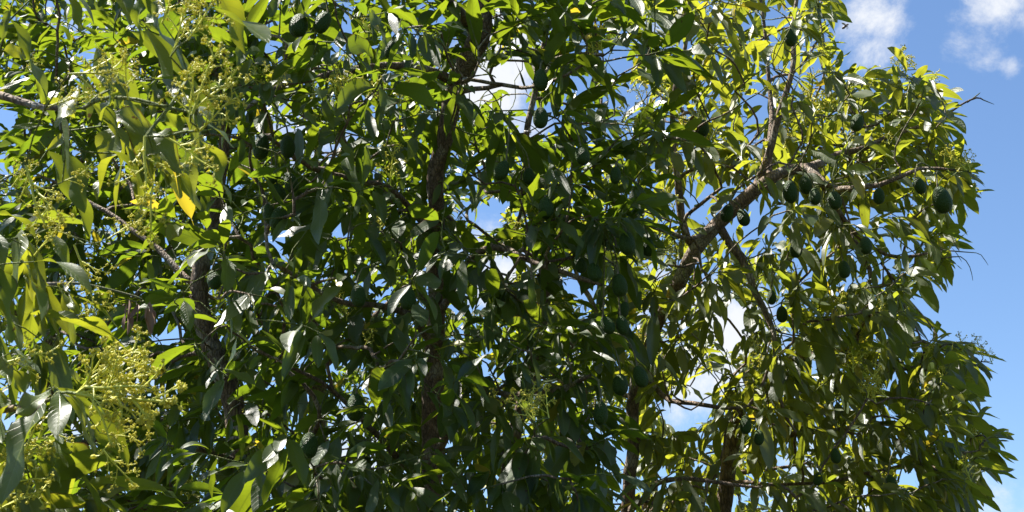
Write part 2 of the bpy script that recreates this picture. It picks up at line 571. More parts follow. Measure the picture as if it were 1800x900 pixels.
# ------------------------------------------------------------------ tree builder
class Tree:
    """A skeleton of hand-laid limbs from which twigs grow to every leaf rosette."""

    def __init__(s, label, group, leaf_mat, tip_r=0.0026):
        s.label, s.group, s.leaf_mat, s.tip_r = label, group, leaf_mat, tip_r
        s.P, s.par, s.R, s.limb, s.path = [], [], [], [], []
        s.limbs = []
        s.ros, s.bare = [], []

    def add_limb(s, kind, rows, wig=0.012, src=None):
        """rows: (px,py,depth,r) ; a first row ('ground', px, depth, r) stands on the ground"""
        pts = []
        for r in rows:
            if r[0] == 'ground':
                q = at(r[1], 450, r[2])
                pts.append((q[0], q[1], -0.05, r[3]))
            else:
                q = at(r[0], r[1], r[2])
                pts.append((*q, r[3]))
        S = spline(pts)
        li = len(s.limbs)
        s.limbs.append(kind)
        prev = -1
        off = RNG.uniform(0, 50, 3)
        if src is not None and s.P:
            A = np.array(s.P)
            prev = int(np.argmin(np.linalg.norm(A - S[0, :3], axis=1)))
        for k, row in enumerate(S):
            p = row[:3].copy()
            if 0 < k:
                nv = mnoise.noise_vector(Vector(p * 4 + off))
                p += np.array(nv) * wig * 2
            s.P.append(p); s.par.append(prev); s.R.append(row[3]); s.limb.append(li)
            s.path.append(0 if prev < 0 else s.path[prev] + np.linalg.norm(p - s.P[prev]))
            prev = len(s.P) - 1
        s.ends = getattr(s, 'ends', []) + [prev]

    def grow(s, targets, blossom=None):
        s.n_leafy = len(targets)
        if blossom is not None:
            targets = np.vstack([targets, blossom])
        n0 = len(s.P)
        n_hand = n0
        T = np.array(targets)
        cap = n0 + len(T) * 40
        A = np.zeros((cap, 3)); A[:n0] = s.P
        PL = np.zeros(cap); PL[:n0] = s.path
        W = np.ones(cap)
        n = n0
        d0 = np.array([np.min(np.linalg.norm(A[:n0] - t, axis=1)) for t in T])
        order = np.argsort(d0 + RNG.uniform(0, .15, len(T)))
        ht = np.array([A[i][2] for i in range(n0)])
        for ti in order:
            t = T[ti]
            dv = A[:n] - t
            dist = np.linalg.norm(dv, axis=1)
            cost = dist + 0.10 * PL[:n] + 0.45 * np.maximum(dv[:, 2], 0)      # rather from below than from above
            cost[:n_hand] += np.where(A[:n_hand, 2] < 1.3, 5.0, 0.0)
            b = int(np.argmin(cost))
            L = dist[b]
            src = A[b].copy()
            gp = s.par[b]
            tan = unit(A[b] - A[gp]) if gp >= 0 else np.array([0, 0, 1.0])
            go = unit(t - src)
            k = int(np.clip(round(L / 0.055), 2, 26))
            c1 = src + L * 0.33 * unit(go + 0.6 * tan + np.array([0, 0, .25]))
            c2 = t - L * 0.33 * unit(go + RNG.normal(size=3) * .25 + np.array([0, 0, -0.15]))
            prev = b
            ph = RNG.uniform(0, 50, 3)
            for q in range(1, k + 1):
                u = q / k
                p = (1 - u) ** 3 * src + 3 * (1 - u) ** 2 * u * c1 + 3 * (1 - u) * u * u * c2 + u ** 3 * t
                if q < k:
                    p = p + np.array(mnoise.noise_vector(Vector(p * 6 + ph))) * min(0.05, L * 0.09)
                A[n] = p
                s.P.append(p); s.par.append(prev); s.R.append(-1.0); s.limb.append(s.limb[b])
                PL[n] = PL[prev] + np.linalg.norm(p - A[prev]); s.path.append(PL[n])
                prev = n
                n += 1
            s.ros.append((ti, prev))
        return

    def finish_wood(s, root):
        n = len(s.P)
        P = np.array(s.P)
        par = np.array(s.par)
        cnt = np.zeros(n)
        ch = [[] for _ in range(n)]
        for i in range(n - 1, -1, -1):
            if not ch[i] and cnt[i] == 0:
                cnt[i] = 1
            if par[i] >= 0:
                cnt[par[i]] += cnt[i]
                ch[par[i]].append(i)
        R = np.array(s.R)
        g = R < 0
        R[g] = s.tip_r * cnt[g] ** 0.46
        # a child is never thicker than what it springs from
        for i in range(n):
            if g[i] and par[i] >= 0:
                R[i] = min(R[i], R[par[i]] * 0.95 if not g[par[i]] else R[par[i]])
        s.Rf = R
        limb = np.array(s.limb)
        geos = {}
        done = np.zeros(n, bool)
        hand = ~g
        starts = [i for i in range(n) if par[i] < 0]
        stack = list(starts)
        while stack:
            i = stack.pop()
            chain = [i] if par[i] < 0 else [par[i], i]
            li = limb[i]
            cur = i
            while True:
                cs = ch[cur]
                if not cs:
                    break
                same = [c for c in cs if hand[c] == hand[cur] and limb[c] == limb[cur]]
                if hand[cur]:
                    same = [c for c in same if c == cur + 1]
                nx = max(same, key=lambda c: cnt[c]) if same else None
                for c in cs:
                    if c != nx:
                        stack.append(c)
                if nx is None:
                    break
                chain.append(nx)
                cur = nx
            if len(chain) < 2:
                continue
            rr = R[chain].copy()
            if par[i] >= 0:
                rr[0] = min(rr[0], rr[1] * 1.35)
            big = rr.max()
            sides = 14 if big > 0.03 else (9 if big > 0.012 else 5)
            rr[-1] *= 0.7
            V, F, A = tube(P[chain], rr, sides, 0.16 if big > 0.012 else 0.0)
            geos.setdefault(li, Geo()).add(V, F, A)
        s.wood = []
        for li, gq in sorted(geos.items()):
            o = link(s.limbs[li], gq.mesh(s.limbs[li], [BARK]), root)
            s.wood.append(o)


# openings in the crowns through which sun reaches leaves, bark and blossom on this side
SHAFTS = []


def sun_shafts():
    r = np.random.default_rng(77)
    for q in near_pan:
        SHAFTS.append((at(*q[:3]), .07, .03))
        v = q[3][0] * RT + q[3][1] * UP
        SHAFTS.append((at(*q[:3]) + unit(v) * .12, .07, .03))
    for (pl, hw, dep, p) in OPEN:
        if p < .5 or pl[0][0] < 300:
            continue
        for (a, b) in zip(pl[:-1], pl[1:]):
            for t in (.15, .5, .85):
                SHAFTS.append((at(a[0] + (b[0] - a[0]) * t, a[1] + (b[1] - a[1]) * t, dep - .1), .10, .08))
    for (px, py, d, h) in mid_fruit[:4]:
        SHAFTS.append((at(px, py, d), .10, .08))
    for i in range(105):
        px, py = r.uniform(320, 1120), r.uniform(-20, 900)
        if (px < 620 and py < 330) or (i > 48 and py < 330):
            continue
        SHAFTS.append((at(px, py, r.uniform(4.5, 5.5)), r.uniform(.09, .17), .08))
    for i in range(70):
        SHAFTS.append((at(r.uniform(1180, 1700), r.uniform(100, 900), r.uniform(5.6, 6.6)), r.uniform(.09, .17), .08))


def rosette_leaves(tr, centre, Llen, nleaf, hang, seed_dir=None, cull=True, yellow=0.03, hue=(0, 1), nx=4, ny=9, tipout=14, wide=(0.21, 0.31), wave=.17):
    """T: rosette spec rows, Llen: mean leaf length"""
    P = np.array(tr.P)
    B, V0, LL, WR, DR, FO, RO, LV = [], [], [], [], [], [], [], []
    for (ti, node) in tr.ros:
        if ti >= tr.n_leafy:
            continue            # this twig ends in blossom
        tip = P[node]
        prv = P[tr.par[node]]
        ax = unit(tip - prv)
        out = tip - np.array(centre)
        out[2] *= 0.3
        out = unit(out)
        ax = unit(ax + np.array([0, 0, -0.15]) * hang + 0.5 * out)
        a = unit(np.cross(ax, RNG.normal(size=3)))
        b = np.cross(ax, a)
        k = int(RNG.integers(nleaf[0], nleaf[1] + 1))
        az = RNG.uniform(0, 6.28)
        ll = Llen * RNG.uniform(0.8, 1.2)
        hu = RNG.uniform(*hue)
        for q in range(k):
            f = q / max(k - 1, 1)
            th = math.radians(RNG.uniform(22, 45) + 48 * f)
            az += 2.4 + RNG.normal() * 0.3
            d = math.cos(th) * ax + math.sin(th) * (math.cos(az) * a + math.sin(az) * b)
            d = d + np.array([0, 0, -1.0]) * RNG.uniform(0.0, 0.6) * hang + out * RNG.uniform(0.1, 0.9)
            B.append(tip - ax * 0.12 * f * RNG.uniform(.6, 1.2))
            V0.append(d)
            LL.append(ll * RNG.uniform(0.5, 1.22) * (0.6 + 0.4 * min(1, f * 2.5 + 0.25)))
            WR.append(RNG.uniform(*wide))
            DR.append(abs(RNG.normal(0.45, 0.4)) * (0.55 + 0.75 * hang))
            FO.append(RNG.uniform(-0.1, 0.75))
            RO.append(RNG.normal() * 0.6)
            y = 0.0
            if RNG.random() < yellow:
                y = RNG.uniform(0.35, 1.0)
            LV.append((np.clip(hu + RNG.normal() * 0.3, 0, 1), y, RNG.random()))
    B, V0, LL, WR, DR, FO, RO, LV = map(np.array, (B, V0, LL, WR, DR, FO, RO, LV))
    if not SHAFTS:
        sun_shafts()
    sd_ = np.array(sun_dir)
    C0 = B + unit(V0) * (LL * .5)[:, None] - np.array([0, 0, .02])
    drop = np.zeros(len(B), bool)
    for (p, rr_, t0) in SHAFTS:
        w_ = C0 - p
        t_ = w_ @ sd_
        drop |= (t_ > t0) & (np.linalg.norm(w_ - t_[:, None] * sd_, axis=1) < rr_)
    keep = ~(drop & (RNG.random(len(B)) < .80))
    B, V0, LL, WR, DR, FO, RO, LV = (x[keep] for x in (B, V0, LL, WR, DR, FO, RO, LV))
    if cull:
        v = unit(V0 + DR[:, None] * np.array([0, 0, -.5]))
        keep = np.ones(len(B), bool)
        for f in (0.25, 0.6, 1.0):
            px, py, d = proj(B + v * (LL * f)[:, None])
            inside = (py > -20) & (py < 920)
            bad = in_gap(px, py, 2.0) | (px > edge_x(py) + (tipout if f == 1.0 else 0))
            keep &= ~(bad & inside & (RNG.random(len(B)) < 0.90))
            keep &= RNG.random(len(B)) >= in_front(px, py, d) * (0.6 if f == .25 else .85)
        B, V0, LL, WR, DR, FO, RO, LV = (x[keep] for x in (B, V0, LL, WR, DR, FO, RO, LV))
    V, F, uv, C, M = leaves(B, V0, LL, WR, DR, FO, RO, LV, nx=nx, ny=ny, wave=wave)
    return V, F, uv, C, M, len(B)


MORE = 1.42
HANG_M, HANG_R = 1.0, 1.45


def sample_rosettes(boxes, mind, gapgrow=2.0, edge_in=34.0, clump=True):
    """boxes: (x0,x1,y0,y1,d0,d1,n) in photo pixels; returns world points"""
    out = np.zeros((0, 3))
    for (x0, x1, y0, y1, d0, d1, n) in boxes:
        tries = 0
        got = 0
        n = int(n * MORE)
        while got < n and tries < n * 30:
            tries += 1
            px, py = RNG.uniform(x0, x1), RNG.uniform(y0, y1)
            d = RNG.uniform(d0, d1)
            if in_gap(np.array(px), np.array(py + 12), gapgrow) or px > edge_x(py) - edge_in:
                continue
            p = at(px, py, d)
            if p[2] < 1.0:
                continue
            if clump and mnoise.noise(Vector(p * 2.4)) < -0.12:
                continue
            if len(out) and np.min(np.linalg.norm(out - p, axis=1)) < mind:
                continue
            out = np.vstack([out, p])
            got += 1
    return out


def crown(tr, root, V, F, uv, C, mat):
    me = mesh_np('crown', V, F, [mat], uv=uv, attrs={'lv': ('FLOAT_COLOR', C)})
    return link('crown', me, root)


def tree_root(tr, name='avocado_tree'):
    p = tr.P[0]
    o = bpy.data.objects.new(name, None)
    COL.objects.link(o)
    o.location = (0, 0, 0)
    tag(o, tr.label, 'avocado tree', tr.group)
    return o


# ------------------------------------------------------------------ fruit and blossom prototypes
def avocado_mesh(name, k, mat):
    """pear-shaped fruit hanging from the origin, length about 0.10"""
    H = 0.098 * (1 + 0.05 * k); Wd = 0.036 * (1.0 + 0.04 * k)
    n, seg = 22, 22
    V = []
    for i in range(n + 1):
        t = i / n
        th = math.pi * t
        z = -H * 0.5 * (1 - math.cos(th))
        r = Wd * math.sin(th) ** 0.92 * (0.80 + 0.26 * (0.5 - 0.5 * math.cos(th * 0.9)) )
        for j in range(seg):
            a = 2 * math.pi * j / seg
            v = Vector((r * math.cos(a), r * math.sin(a) * 0.96, z))
            q = 1 + 0.018 * mnoise.noise(v * 60 + Vector((k, 0, 0))) + 0.03 * mnoise.noise(v * 18 + Vector((k * 3, 1, 0)))
            V.append((v.x * q + 0.004 * t * (k - 1), v.y * q, v.z))
    V = np.array(V)
    kk, q = np.meshgrid(np.arange(n), np.arange(seg), indexing='ij')
    q2 = (q + 1) % seg
    F = np.stack([kk * seg + q, (kk + 1) * seg + q, (kk + 1) * seg + q2, kk * seg + q2], -1).reshape(-1, 4)
    return mesh_np(name, V, F, [mat])


FRUIT = [avocado_mesh('avocado', k, SKIN) for k in range(3)]
FRUIT_RIPE = avocado_mesh('avocado', 0, SKIN_DARK)


def panicle_mesh(seed, fine=True, L=0.15, nb=9):
    """loose flower panicle: stalk along +Z, side stalks, each ending in little buds and open flowers"""
    r = np.random.default_rng(seed)
    g = Geo()
    main = np.array([[0, 0, 0], [0.004, 0.002, L * .3], [0.01, -0.004, L * .65], [0.006, 0.002, L]])
    main = spline(np.hstack([main, np.full((4, 1), 1.0)]), 0.02)[:, :3]
    g.add(*tube(main, np.linspace(0.0034, 0.0018, len(main)), 5), m=0)

    def buds(p, d, n):
        for _ in range(n):
            q = p + unit(d + r.normal(size=3) * .9) * r.uniform(.004, .010)
            if fine:
                g.add(*tube(np.array([p, (p + q) / 2, q]), [0.0007] * 3, 3), m=0)
            V, F = ball(q, r.uniform(.0022, .0034) * (1 if fine else 1.2), 5 if fine else 4, 3 if fine else 2, 1.3, q - p)
            g.add(V, F, m=1)
            if fine and r.random() < 0.35:      # opened flower: six little tepals
                ax = unit(q - p)
                a = unit(np.cross(ax, r.normal(size=3))); b = np.cross(ax, a)
                for m_ in range(6):
                    e = math.cos(m_ * 1.047) * a + math.sin(m_ * 1.047) * b
                    V, F = ball(q + e * .0028 + ax * .001, .0014, 4, 2, 1.9, e + .3 * ax)
                    g.add(V, F, m=1)
    for i in range(nb):
        t = 0.22 + 0.78 * i / (nb - 1)
        b = main[min(len(main) - 1, int(t * (len(main) - 1)))]
        az = i * 2.4 + r.normal() * .3
        out = np.array([math.cos(az), math.sin(az), r.uniform(.5, 1.1)])
        ln = L * (0.55 - 0.30 * t) * r.uniform(.8, 1.2)
        e = b + unit(out) * ln
        mid = (b + e) / 2 + np.array([0, 0, ln * .06])
        sp = spline(np.hstack([np.array([b, mid, e]), np.ones((3, 1))]), 0.012)[:, :3]
        g.add(*tube(sp, np.linspace(.0022, .0013, len(sp)), 4), m=0)
        for j in range(4 if fine else 3):
            c = sp[int((0.45 + 0.55 * j / 3) * (len(sp) - 1))]
            o2 = unit(unit(out) * .7 + r.normal(size=3) * .7)
            e2 = c + o2 * ln * r.uniform(.18, .34)
            g.add(*tube(np.array([c, (c + e2) / 2, e2]), [.0010] * 3, 3), m=0)
            buds(e2, o2, int(r.integers(2, 4)))
        buds(e, unit(out), 4)
    buds(main[-1], np.array([0, 0, 1.0]), 6)
    return g.mesh('flower_cluster', [STALK, PETAL])


PAN_FINE = [panicle_mesh(s, True, L, nb) for s, L, nb in ((1, .15, 7), (2, .17, 8), (3, .13, 6))]
PAN_FAR = [panicle_mesh(s, False, L, nb) for s, L, nb in ((5, .12, 8), (6, .14, 9), (7, .10, 7))]


def rot_to(d, spin):
    q = Vector(d).to_track_quat('Z', 'Y')
    return (q.to_matrix() @ Matrix.Rotation(spin, 3, 'Z')).to_euler()


def place_panicle(root, proto, pos, d, s=1.0):
    o = link('flower_cluster', proto, root, pos)
    o.rotation_euler = rot_to(d, RNG.uniform(0, 6.28))
    o.scale = (s, s, s)
    return o


def place_fruit(tr, root, px, py, d, hpx, tilt=None, ripe=False):
    """hpx: height of the fruit in photo pixels"""
    size = hpx * d / FPX / 0.10
    size = min(max(size, 0.62), 1.15) * RNG.uniform(.85, 1.05)
    top = at(px, py - hpx / 2, d)
    P = np.array(tr.P)
    dist = np.linalg.norm(P - (top + np.array([0, 0, .10])), axis=1) + np.where(P[:, 2] < top[2] + 0.02, 1.0, 0)
    nb = P[int(np.argmin(dist))]
    me = FRUIT_RIPE if ripe else FRUIT[int(RNG.integers(0, 3))]
    o = link('avocado', me, root, top)
    o.rotation_euler = (RNG.normal() * .2, RNG.normal() * .2, RNG.uniform(0, 6.28))
    wv = RNG.uniform(.94, 1.06)
    o.scale = (size * wv, size * wv, size)
    if ripe:
        o['label'] = 'darker purplish avocado'
    # its stalk, a piece of the fruit, runs up to the twig it hangs from
    a, b = top, nb
    L = np.linalg.norm(b - a)
    c = a + np.array([0, 0, 1]) * L * .45
    pts = np.array([a - np.array([0, 0, .003]), a + np.array([0, 0, .012]), (a + c * 2 + b) / 4 + RNG.normal(size=3) * .004, b])
    sp = spline(np.hstack([pts, np.ones((4, 1))]), 0.03)[:, :3]
    rr = np.linspace(.0036, .0026, len(sp)); rr[0] = .0052
    g = Geo(); g.add(*tube(sp - top, rr * 1.0, 6))
    st = link('fruit_stalk', g.mesh('fruit_stalk', [BARK]), None, top)
    bpy.context.view_layer.update()
    st.parent = o
    st.matrix_parent_inverse = (Matrix.Translation(Vector(top)) @ o.rotation_euler.to_matrix().to_4x4() @ Matrix.Diagonal((*o.scale, 1))).inverted()
    return o


# ------------------------------------------------------------------ ground
def build_ground():
    n = 90
    r = np.concatenate([[0], np.geomspace(0.8, 3000, n)])
    th = np.linspace(0, 2 * math.pi, 72, endpoint=False)
    V = []
    for rr in r:
        for a in th:
            x, y = rr * math.cos(a), rr * math.sin(a)
            z = 0.05 * mnoise.noise(Vector((x * .5, y * .5, 0))) + (0.5 * mnoise.noise(Vector((x * .02, y * .02, 3))) if rr > 20 else 0)
            V.append((x, y, z - 0.03))
    k, q = np.meshgrid(np.arange(n), np.arange(72), indexing='ij')
    q2 = (q + 1) % 72
    F = np.stack([k * 72 + q, (k + 1) * 72 + q, (k + 1) * 72 + q2, k * 72 + q2], -1).reshape(-1, 4)
    m, t, pr, out = plain('orchard_soil_shaded', (0.034, 0.026, 0.016), 0.95, (0.036, 0.050, 0.016), 0.8)  # moist soil and litter, darkened further for the shade of surrounding orchard trees
    o = link('ground', mesh_np('ground', np.array(V), F, [m]))
    tag(o, kind='structure')


build_ground()

mid_fruit = [(505, 262, 5.0, 48), (463, 258, 5.1, 46), (477, 308, 5.0, 34), (506, 322, 4.95, 36), (486, 342, 5.0, 38), (469, 379, 4.9, 42), (497, 384, 4.9, 42),
             (530, 50, 5.0, 46), (576, 44, 5.0, 44), (545, 88, 5.1, 42), (628, 522, 4.9, 44), (719, 528, 4.9, 46), (627, 718, 4.75, 52), (545, 782, 4.8, 44), (373, 496, 5.2, 38), (950, 145, 5.0, 46), (951, 210, 5.0, 42),
             (890, 304, 5.0, 42), (1020, 278, 5.0, 40), (1083, 311, 5.0, 38), (958, 370, 5.0, 46), (1100, 430, 5.0, 44), (1138, 435, 5.2, 34), (1118, 395, 5.4, 24), (1040, 484, 5.0, 40), (1016, 468, 5.1, 36),
             (1060, 577, 5.0, 38), (1090, 574, 5.0, 38), (1086, 503, 5.0, 44), (1100, 545, 5.3, 30), (1119, 664, 5.0, 42), (1090, 678, 5.1, 40), (1057, 728, 4.9, 46), (930, 312, 5.2, 34), (690, 90, 5.2, 36)]
right_fruit = [(1390, 66, 6.2, 32), (1283, 377, 5.9, 36), (1301, 386, 5.95, 34), (1237, 226, 6.0, 32), (1387, 337, 5.9, 40), (1412, 327, 6.1, 34), (1431, 350, 5.9, 36), (1465, 356, 5.9, 38), (1545, 346, 5.9, 32),
               (1609, 328, 5.8, 34), (1648, 351, 5.75, 46), (1521, 436, 5.8, 38), (1401, 440, 5.9, 34), (1510, 218, 5.9, 34), (1335, 771, 5.9, 30), (1466, 803, 6.0, 30), (1441, 845, 6.0, 28), (1311, 746, 5.9, 32),
               (1356, 524, 6.0, 28), (1481, 476, 5.9, 36), (1374, 552, 6.1, 28), (1562, 848, 6.1, 26)]
mid_pan = [(600, 180, 4.7, .9), (615, 185, 4.7, .8), (640, 178, 4.75, .8), (590, 170, 4.8, .7), (430, 150, 4.7, .7), (940, 740, 4.7, .9), (965, 735, 4.75, .8), (925, 730, 4.8, .7),
           (700, 190, 5.0, .7), (1060, 95, 5.2, .8), (1045, 110, 5.1, .7), (1125, 235, 5.5, .8), (480, 170, 4.9, .6), (560, 300, 6.2, .9), (590, 350, 6.5, .9), (655, 60, 5.0, .6), (860, 130, 5.4, .5), (640, 610, 5.3, .5)]
right_pan = [(1578, 128, 6.2, .9), (1610, 122, 6.2, .9), (1592, 132, 6.3, .8), (1640, 150, 6.3, .6), (1700, 300, 6.0, .9), (1708, 305, 6.0, .8), (1690, 300, 6.1, .7), (1728, 630, 6.8, .8), (1745, 640, 6.8, .7), (1690, 625, 6.7, .8), (1665, 640, 6.7, .6),
             (1430, 205, 6.0, 1.1), (1455, 205, 6.0, 1.0), (1480, 200, 6.1, 1.1), (1445, 190, 6.1, 1.0), (1540, 710, 6.0, 1.1), (1560, 700, 6.0, 1.1), (1525, 700, 6.0, 1.0), (1500, 655, 6.1, .8),
             (1260, 30, 6.0, 1.0), (1245, 60, 6.1, .9), (1300, 15, 6.2, .8), (1330, 620, 6.0, .6), (1350, 650, 6.1, .6), (1420, 150, 6.2, .7), (1460, 100, 6.3, .7), (1490, 260, 6.1, .8), (1110, 240, 5.9, .9), (1130, 180, 6.0, .8),
             (1650, 610, 6.8, .5), (1770, 770, 7.0, .4), (1580, 860, 6.3, .8), (1500, 880, 6.3, .9), (1180, 30, 6.2, .9), (1200, 240, 6.2, .8), (1630, 500, 6.5, .5)]
near_pan = [  # px, py, depth, direction on the picture (x, y up, toward camera), scale
    (338, 200, 1.72, (.5, 1, .1), 1.0), (350, 230, 1.75, (.8, .6, .2), .8), (335, 215, 1.74, (.1, 1, .1), .9), (345, 190, 1.76, (.9, .9, 0), .8), (300, 100, 1.8, (.3, .9, 0), .8), (330, 70, 1.78, (.5, .8, 0), .8),
    (120, 130, 1.8, (1, .1, .3), .75), (80, 190, 1.85, (.9, .3, .2), .6), (255, 240, 1.8, (.1, -1, .2), 1.0), (268, 330, 1.85, (0, -1, 0), .9), (290, 240, 1.78, (.9, -.6, .3), .8),
    (225, 175, 1.8, (.1, .8, .4), .7), (285, 40, 1.85, (.4, .8, .2), .7), (45, 290, 1.95, (.4, -1, .1), 1.0), (60, 330, 2.0, (.6, -.7, .1), .8), (20, 330, 2.2, (.4, .5, 0), .6), (110, 320, 2.1, (.5, .3, 0), .6),
    (130, 430, 2.5, (.3, -.9, 0), .7), (190, 420, 2.5, (.8, .4, 0), .6), (60, 450, 2.4, (.6, .6, 0), .6),
    (135, 692, 2.0, (1, .30, .15), .95), (135, 692, 2.0, (1, .62, .1), .95), (135, 692, 2.0, (1, -.02, .2), 1.25), (150, 690, 2.0, (1, -.30, 0), .8), (135, 692, 2.02, (.8, 1, 0), .7), (150, 680, 1.98, (1, .1, .6), .8), (160, 680, 2.03, (1, .45, -.2), .7),
    (175, 760, 2.1, (1, -.25, .1), .6), (180, 790, 2.2, (.7, -.7, 0), .6), (0, 870, 2.1, (.5, 1, .1), .8), (10, 800, 2.2, (.8, .3, .1), .6), (-10, 900, 2.05, (.9, .35, .1), .7),
    (-10, 640, 2.2, (.9, .2, 0), .6), (130, 560, 2.5, (.8, .3, 0), .6)]
FRUIT_PX += mid_fruit + right_fruit
# ================================================================== middle tree
mid = Tree('tall dark green avocado tree in the middle, shaded hanging leaves and dark stems', None, LEAF_MID)
mid.add_limb('trunk', [('ground', 620, 6.4, .11), (745, 1150, 6.5, .075), (752, 950, 6.5, .062), (758, 780, 6.5, .055), (764, 600, 6.45, .045), (763, 430, 6.3, .038), (766, 330, 6.2, .036),
                       (782, 240, 6.15, .037), (806, 150, 6.1, .042), (842, 70, 6.0, .048), (850, -60, 6.0, .045), (900, -300, 6.1, .03), (930, -560, 6.2, .016)])
mid.add_limb('trunk', [('ground', 600, 6.5, .10), (500, 1100, 6.3, .07), (440, 860, 6.2, .056), (412, 720, 6.2, .050), (372, 600, 6.2, .044), (345, 500, 6.2, .040), (372, 400, 6.3, .030), (395, 260, 6.3, .025),
                       (430, 60, 6.3, .020), (450, -200, 6.3, .013)])
mid.add_limb('trunk', [('ground', 640, 6.6, .10), (890, 1120, 7.0, .055), (885, 950, 7.0, .045), (905, 760, 7.0, .036), (950, 600, 7.0, .030), (960, 450, 6.9, .022), (930, 250, 6.8, .016), (960, 40, 6.8, .012)])
mid.add_limb('limb', [(806, 150, 6.1, .022), (720, 120, 5.9, .018), (600, 128, 5.6, .014), (500, 150, 5.3, .011), (430, 190, 5.1, .007)], src=1)
mid.add_limb('limb', [(800, 165, 6.1, .012), (870, 150, 5.8, .009), (950, 155, 5.5, .007), (1040, 110, 5.3, .005)], src=1)
mid.add_limb('limb', [(843, 60, 6.0, .026), (760, -20, 5.5, .018), (640, -60, 5.0, .013), (520, -40, 4.8, .009)], src=1)
mid.add_limb('limb', [(764, 420, 6.3, .016), (680, 330, 5.9, .012), (560, 300, 5.5, .010), (470, 240, 5.2, .007)], src=1)
mid.add_limb('limb', [(764, 600, 6.4, .020), (700, 540, 5.9, .014), (600, 530, 5.4, .010), (480, 470, 5.0, .007)], src=1)
mid.add_limb('limb', [(764, 560, 6.4, .020), (850, 440, 5.9, .014), (960, 470, 5.5, .011), (1060, 500, 5.3, .008)], src=1)
mid.add_limb('limb', [(760, 800, 6.5, .022), (840, 700, 5.9, .015), (940, 690, 5.4, .011), (1040, 660, 5.1, .008)], src=1)
mid.add_limb('limb', [(760, 880, 6.5, .018), (660, 760, 5.9, .013), (600, 700, 5.5, .009), (500, 640, 5.2, .007)], src=1)
mid.add_limb('limb', [(440, 860, 6.2, .020), (520, 800, 5.8, .013), (560, 720, 5.6, .010), (470, 620, 5.6, .007)], src=1)
mid.add_limb('limb', [(430, 810, 6.2, .014), (340, 790, 5.9, .010), (250, 740, 5.8, .007)], src=1)
mid.add_limb('limb', [(350, 500, 6.2, .018), (260, 430, 6.4, .013), (150, 350, 6.6, .009), (60, 300, 6.8, .006)], src=1)
mid.add_limb('limb', [(850, -60, 6.0, .022), (960, -150, 5.6, .014), (1080, -180, 5.5, .010), (1180, -120, 5.5, .007)], src=1)
mid.add_limb('limb', [(850, -60, 6.0, .020), (780, -260, 5.3, .014), (650, -400, 4.9, .010), (500, -420, 4.8, .007)], src=1)
Tm = sample_rosettes([
    (300, 830, -60, 340, 4.7, 5.7, 105), (270, 830, 0, 340, 5.7, 7.4, 100),
    (820, 1190, -60, 340, 5.0, 6.2, 62), (820, 1150, 0, 340, 6.2, 7.4, 45),
    (300, 800, 340, 640, 4.6, 5.8, 80), (230, 800, 340, 640, 5.8, 7.4, 75),
    (800, 1130, 340, 640, 4.9, 6.2, 58), (800, 1120, 340, 640, 6.2, 7.4, 28),
    (290, 1090, 640, 960, 4.6, 5.9, 98), (230, 1060, 640, 960, 5.9, 7.4, 66),
    (300, 860, -260, -60, 5.2, 7.0, 46), (320, 830, -40, 260, 5.6, 7.2, 40),
    (40, 330, -60, 940, 6.0, 7.6, 120), (820, 970, 20, 110, 5.4, 6.8, 18), (830, 970, 90, 260, 6.8, 8.0, 14), (790, 870, 0, 240, 5.0, 5.8, 9), (60, 600, -420, -60, 4.8, 7.6, 60), (-250, 300, -400, -60, 5.8, 8.2, 60), (60, 1100, -20, 940, 7.2, 8.2, 110),  # blocks above the frame on the left: unseen foliage added for shade
    (330, 1100, 960, 1350, 4.8, 7.4, 50)], 0.115)
mid.grow(Tm, [at(*q[:3]) for q in mid_pan])
mroot = tree_root(mid)
mid.finish_wood(mroot)
V, F, uv, C, M, nl_mid = rosette_leaves(mid, at(790, 300, 7.2), 0.205, (6, 10), HANG_M, yellow=0.012)
crown(mid, mroot, V, F, uv, C, LEAF_MID)
print('mid leaves', nl_mid)

# ================================================================== right tree
rt = Tree('sunlit avocado tree on the right, its outer leaves against open blue sky', None, LEAF_RIGHT)
rt.add_limb('trunk', [('ground', 1180, 7.2, .10), (1090, 1100, 6.9, .055), (1103, 900, 6.8, .034), (1113, 780, 6.8, .031), (1122, 690, 6.8, .030), (1140, 600, 6.7, .036), (1185, 520, 6.6, .034), (1225, 440, 6.5, .035), (1262, 393, 6.5, .034),
                      (1325, 335, 6.5, .031), (1385, 298, 6.5, .026), (1430, 292, 6.6, .020), (1480, 270, 6.8, .016), (1560, 245, 7.0, .012), (1640, 215, 7.0, .007)])
rt.add_limb('trunk', [('ground', 1230, 7.5, .10), (1262, 1080, 7.4, .07), (1274, 880, 7.4, .044), (1290, 780, 7.4, .040), (1305, 715, 7.4, .035), (1370, 650, 7.3, .030), (1450, 620, 7.2, .022), (1560, 640, 7.1, .014), (1680, 650, 7.1, .008)])
rt.add_limb('limb', [(1225, 440, 6.5, .020), (1200, 380, 6.5, .019), (1190, 290, 6.5, .016), (1180, 200, 6.5, .013), (1200, 90, 6.5, .010), (1230, -60, 6.5, .007)], src=1)
rt.add_limb('limb', [(1262, 393, 6.5, .022), (1300, 455, 6.4, .018), (1330, 520, 6.3, .016), (1352, 580, 6.3, .012), (1372, 680, 6.2, .009), (1400, 760, 6.2, .006)], src=1, wig=.02)
rt.add_limb('limb', [(1325, 335, 6.5, .018), (1362, 230, 6.5, .016), (1395, 130, 6.5, .013), (1400, 30, 6.6, .010), (1420, -120, 6.6, .007)], src=1)
rt.add_limb('limb', [(1355, 315, 6.5, .016), (1358, 190, 6.8, .012), (1345, 90, 6.9, .009), (1330, -50, 7.0, .007)], src=1)
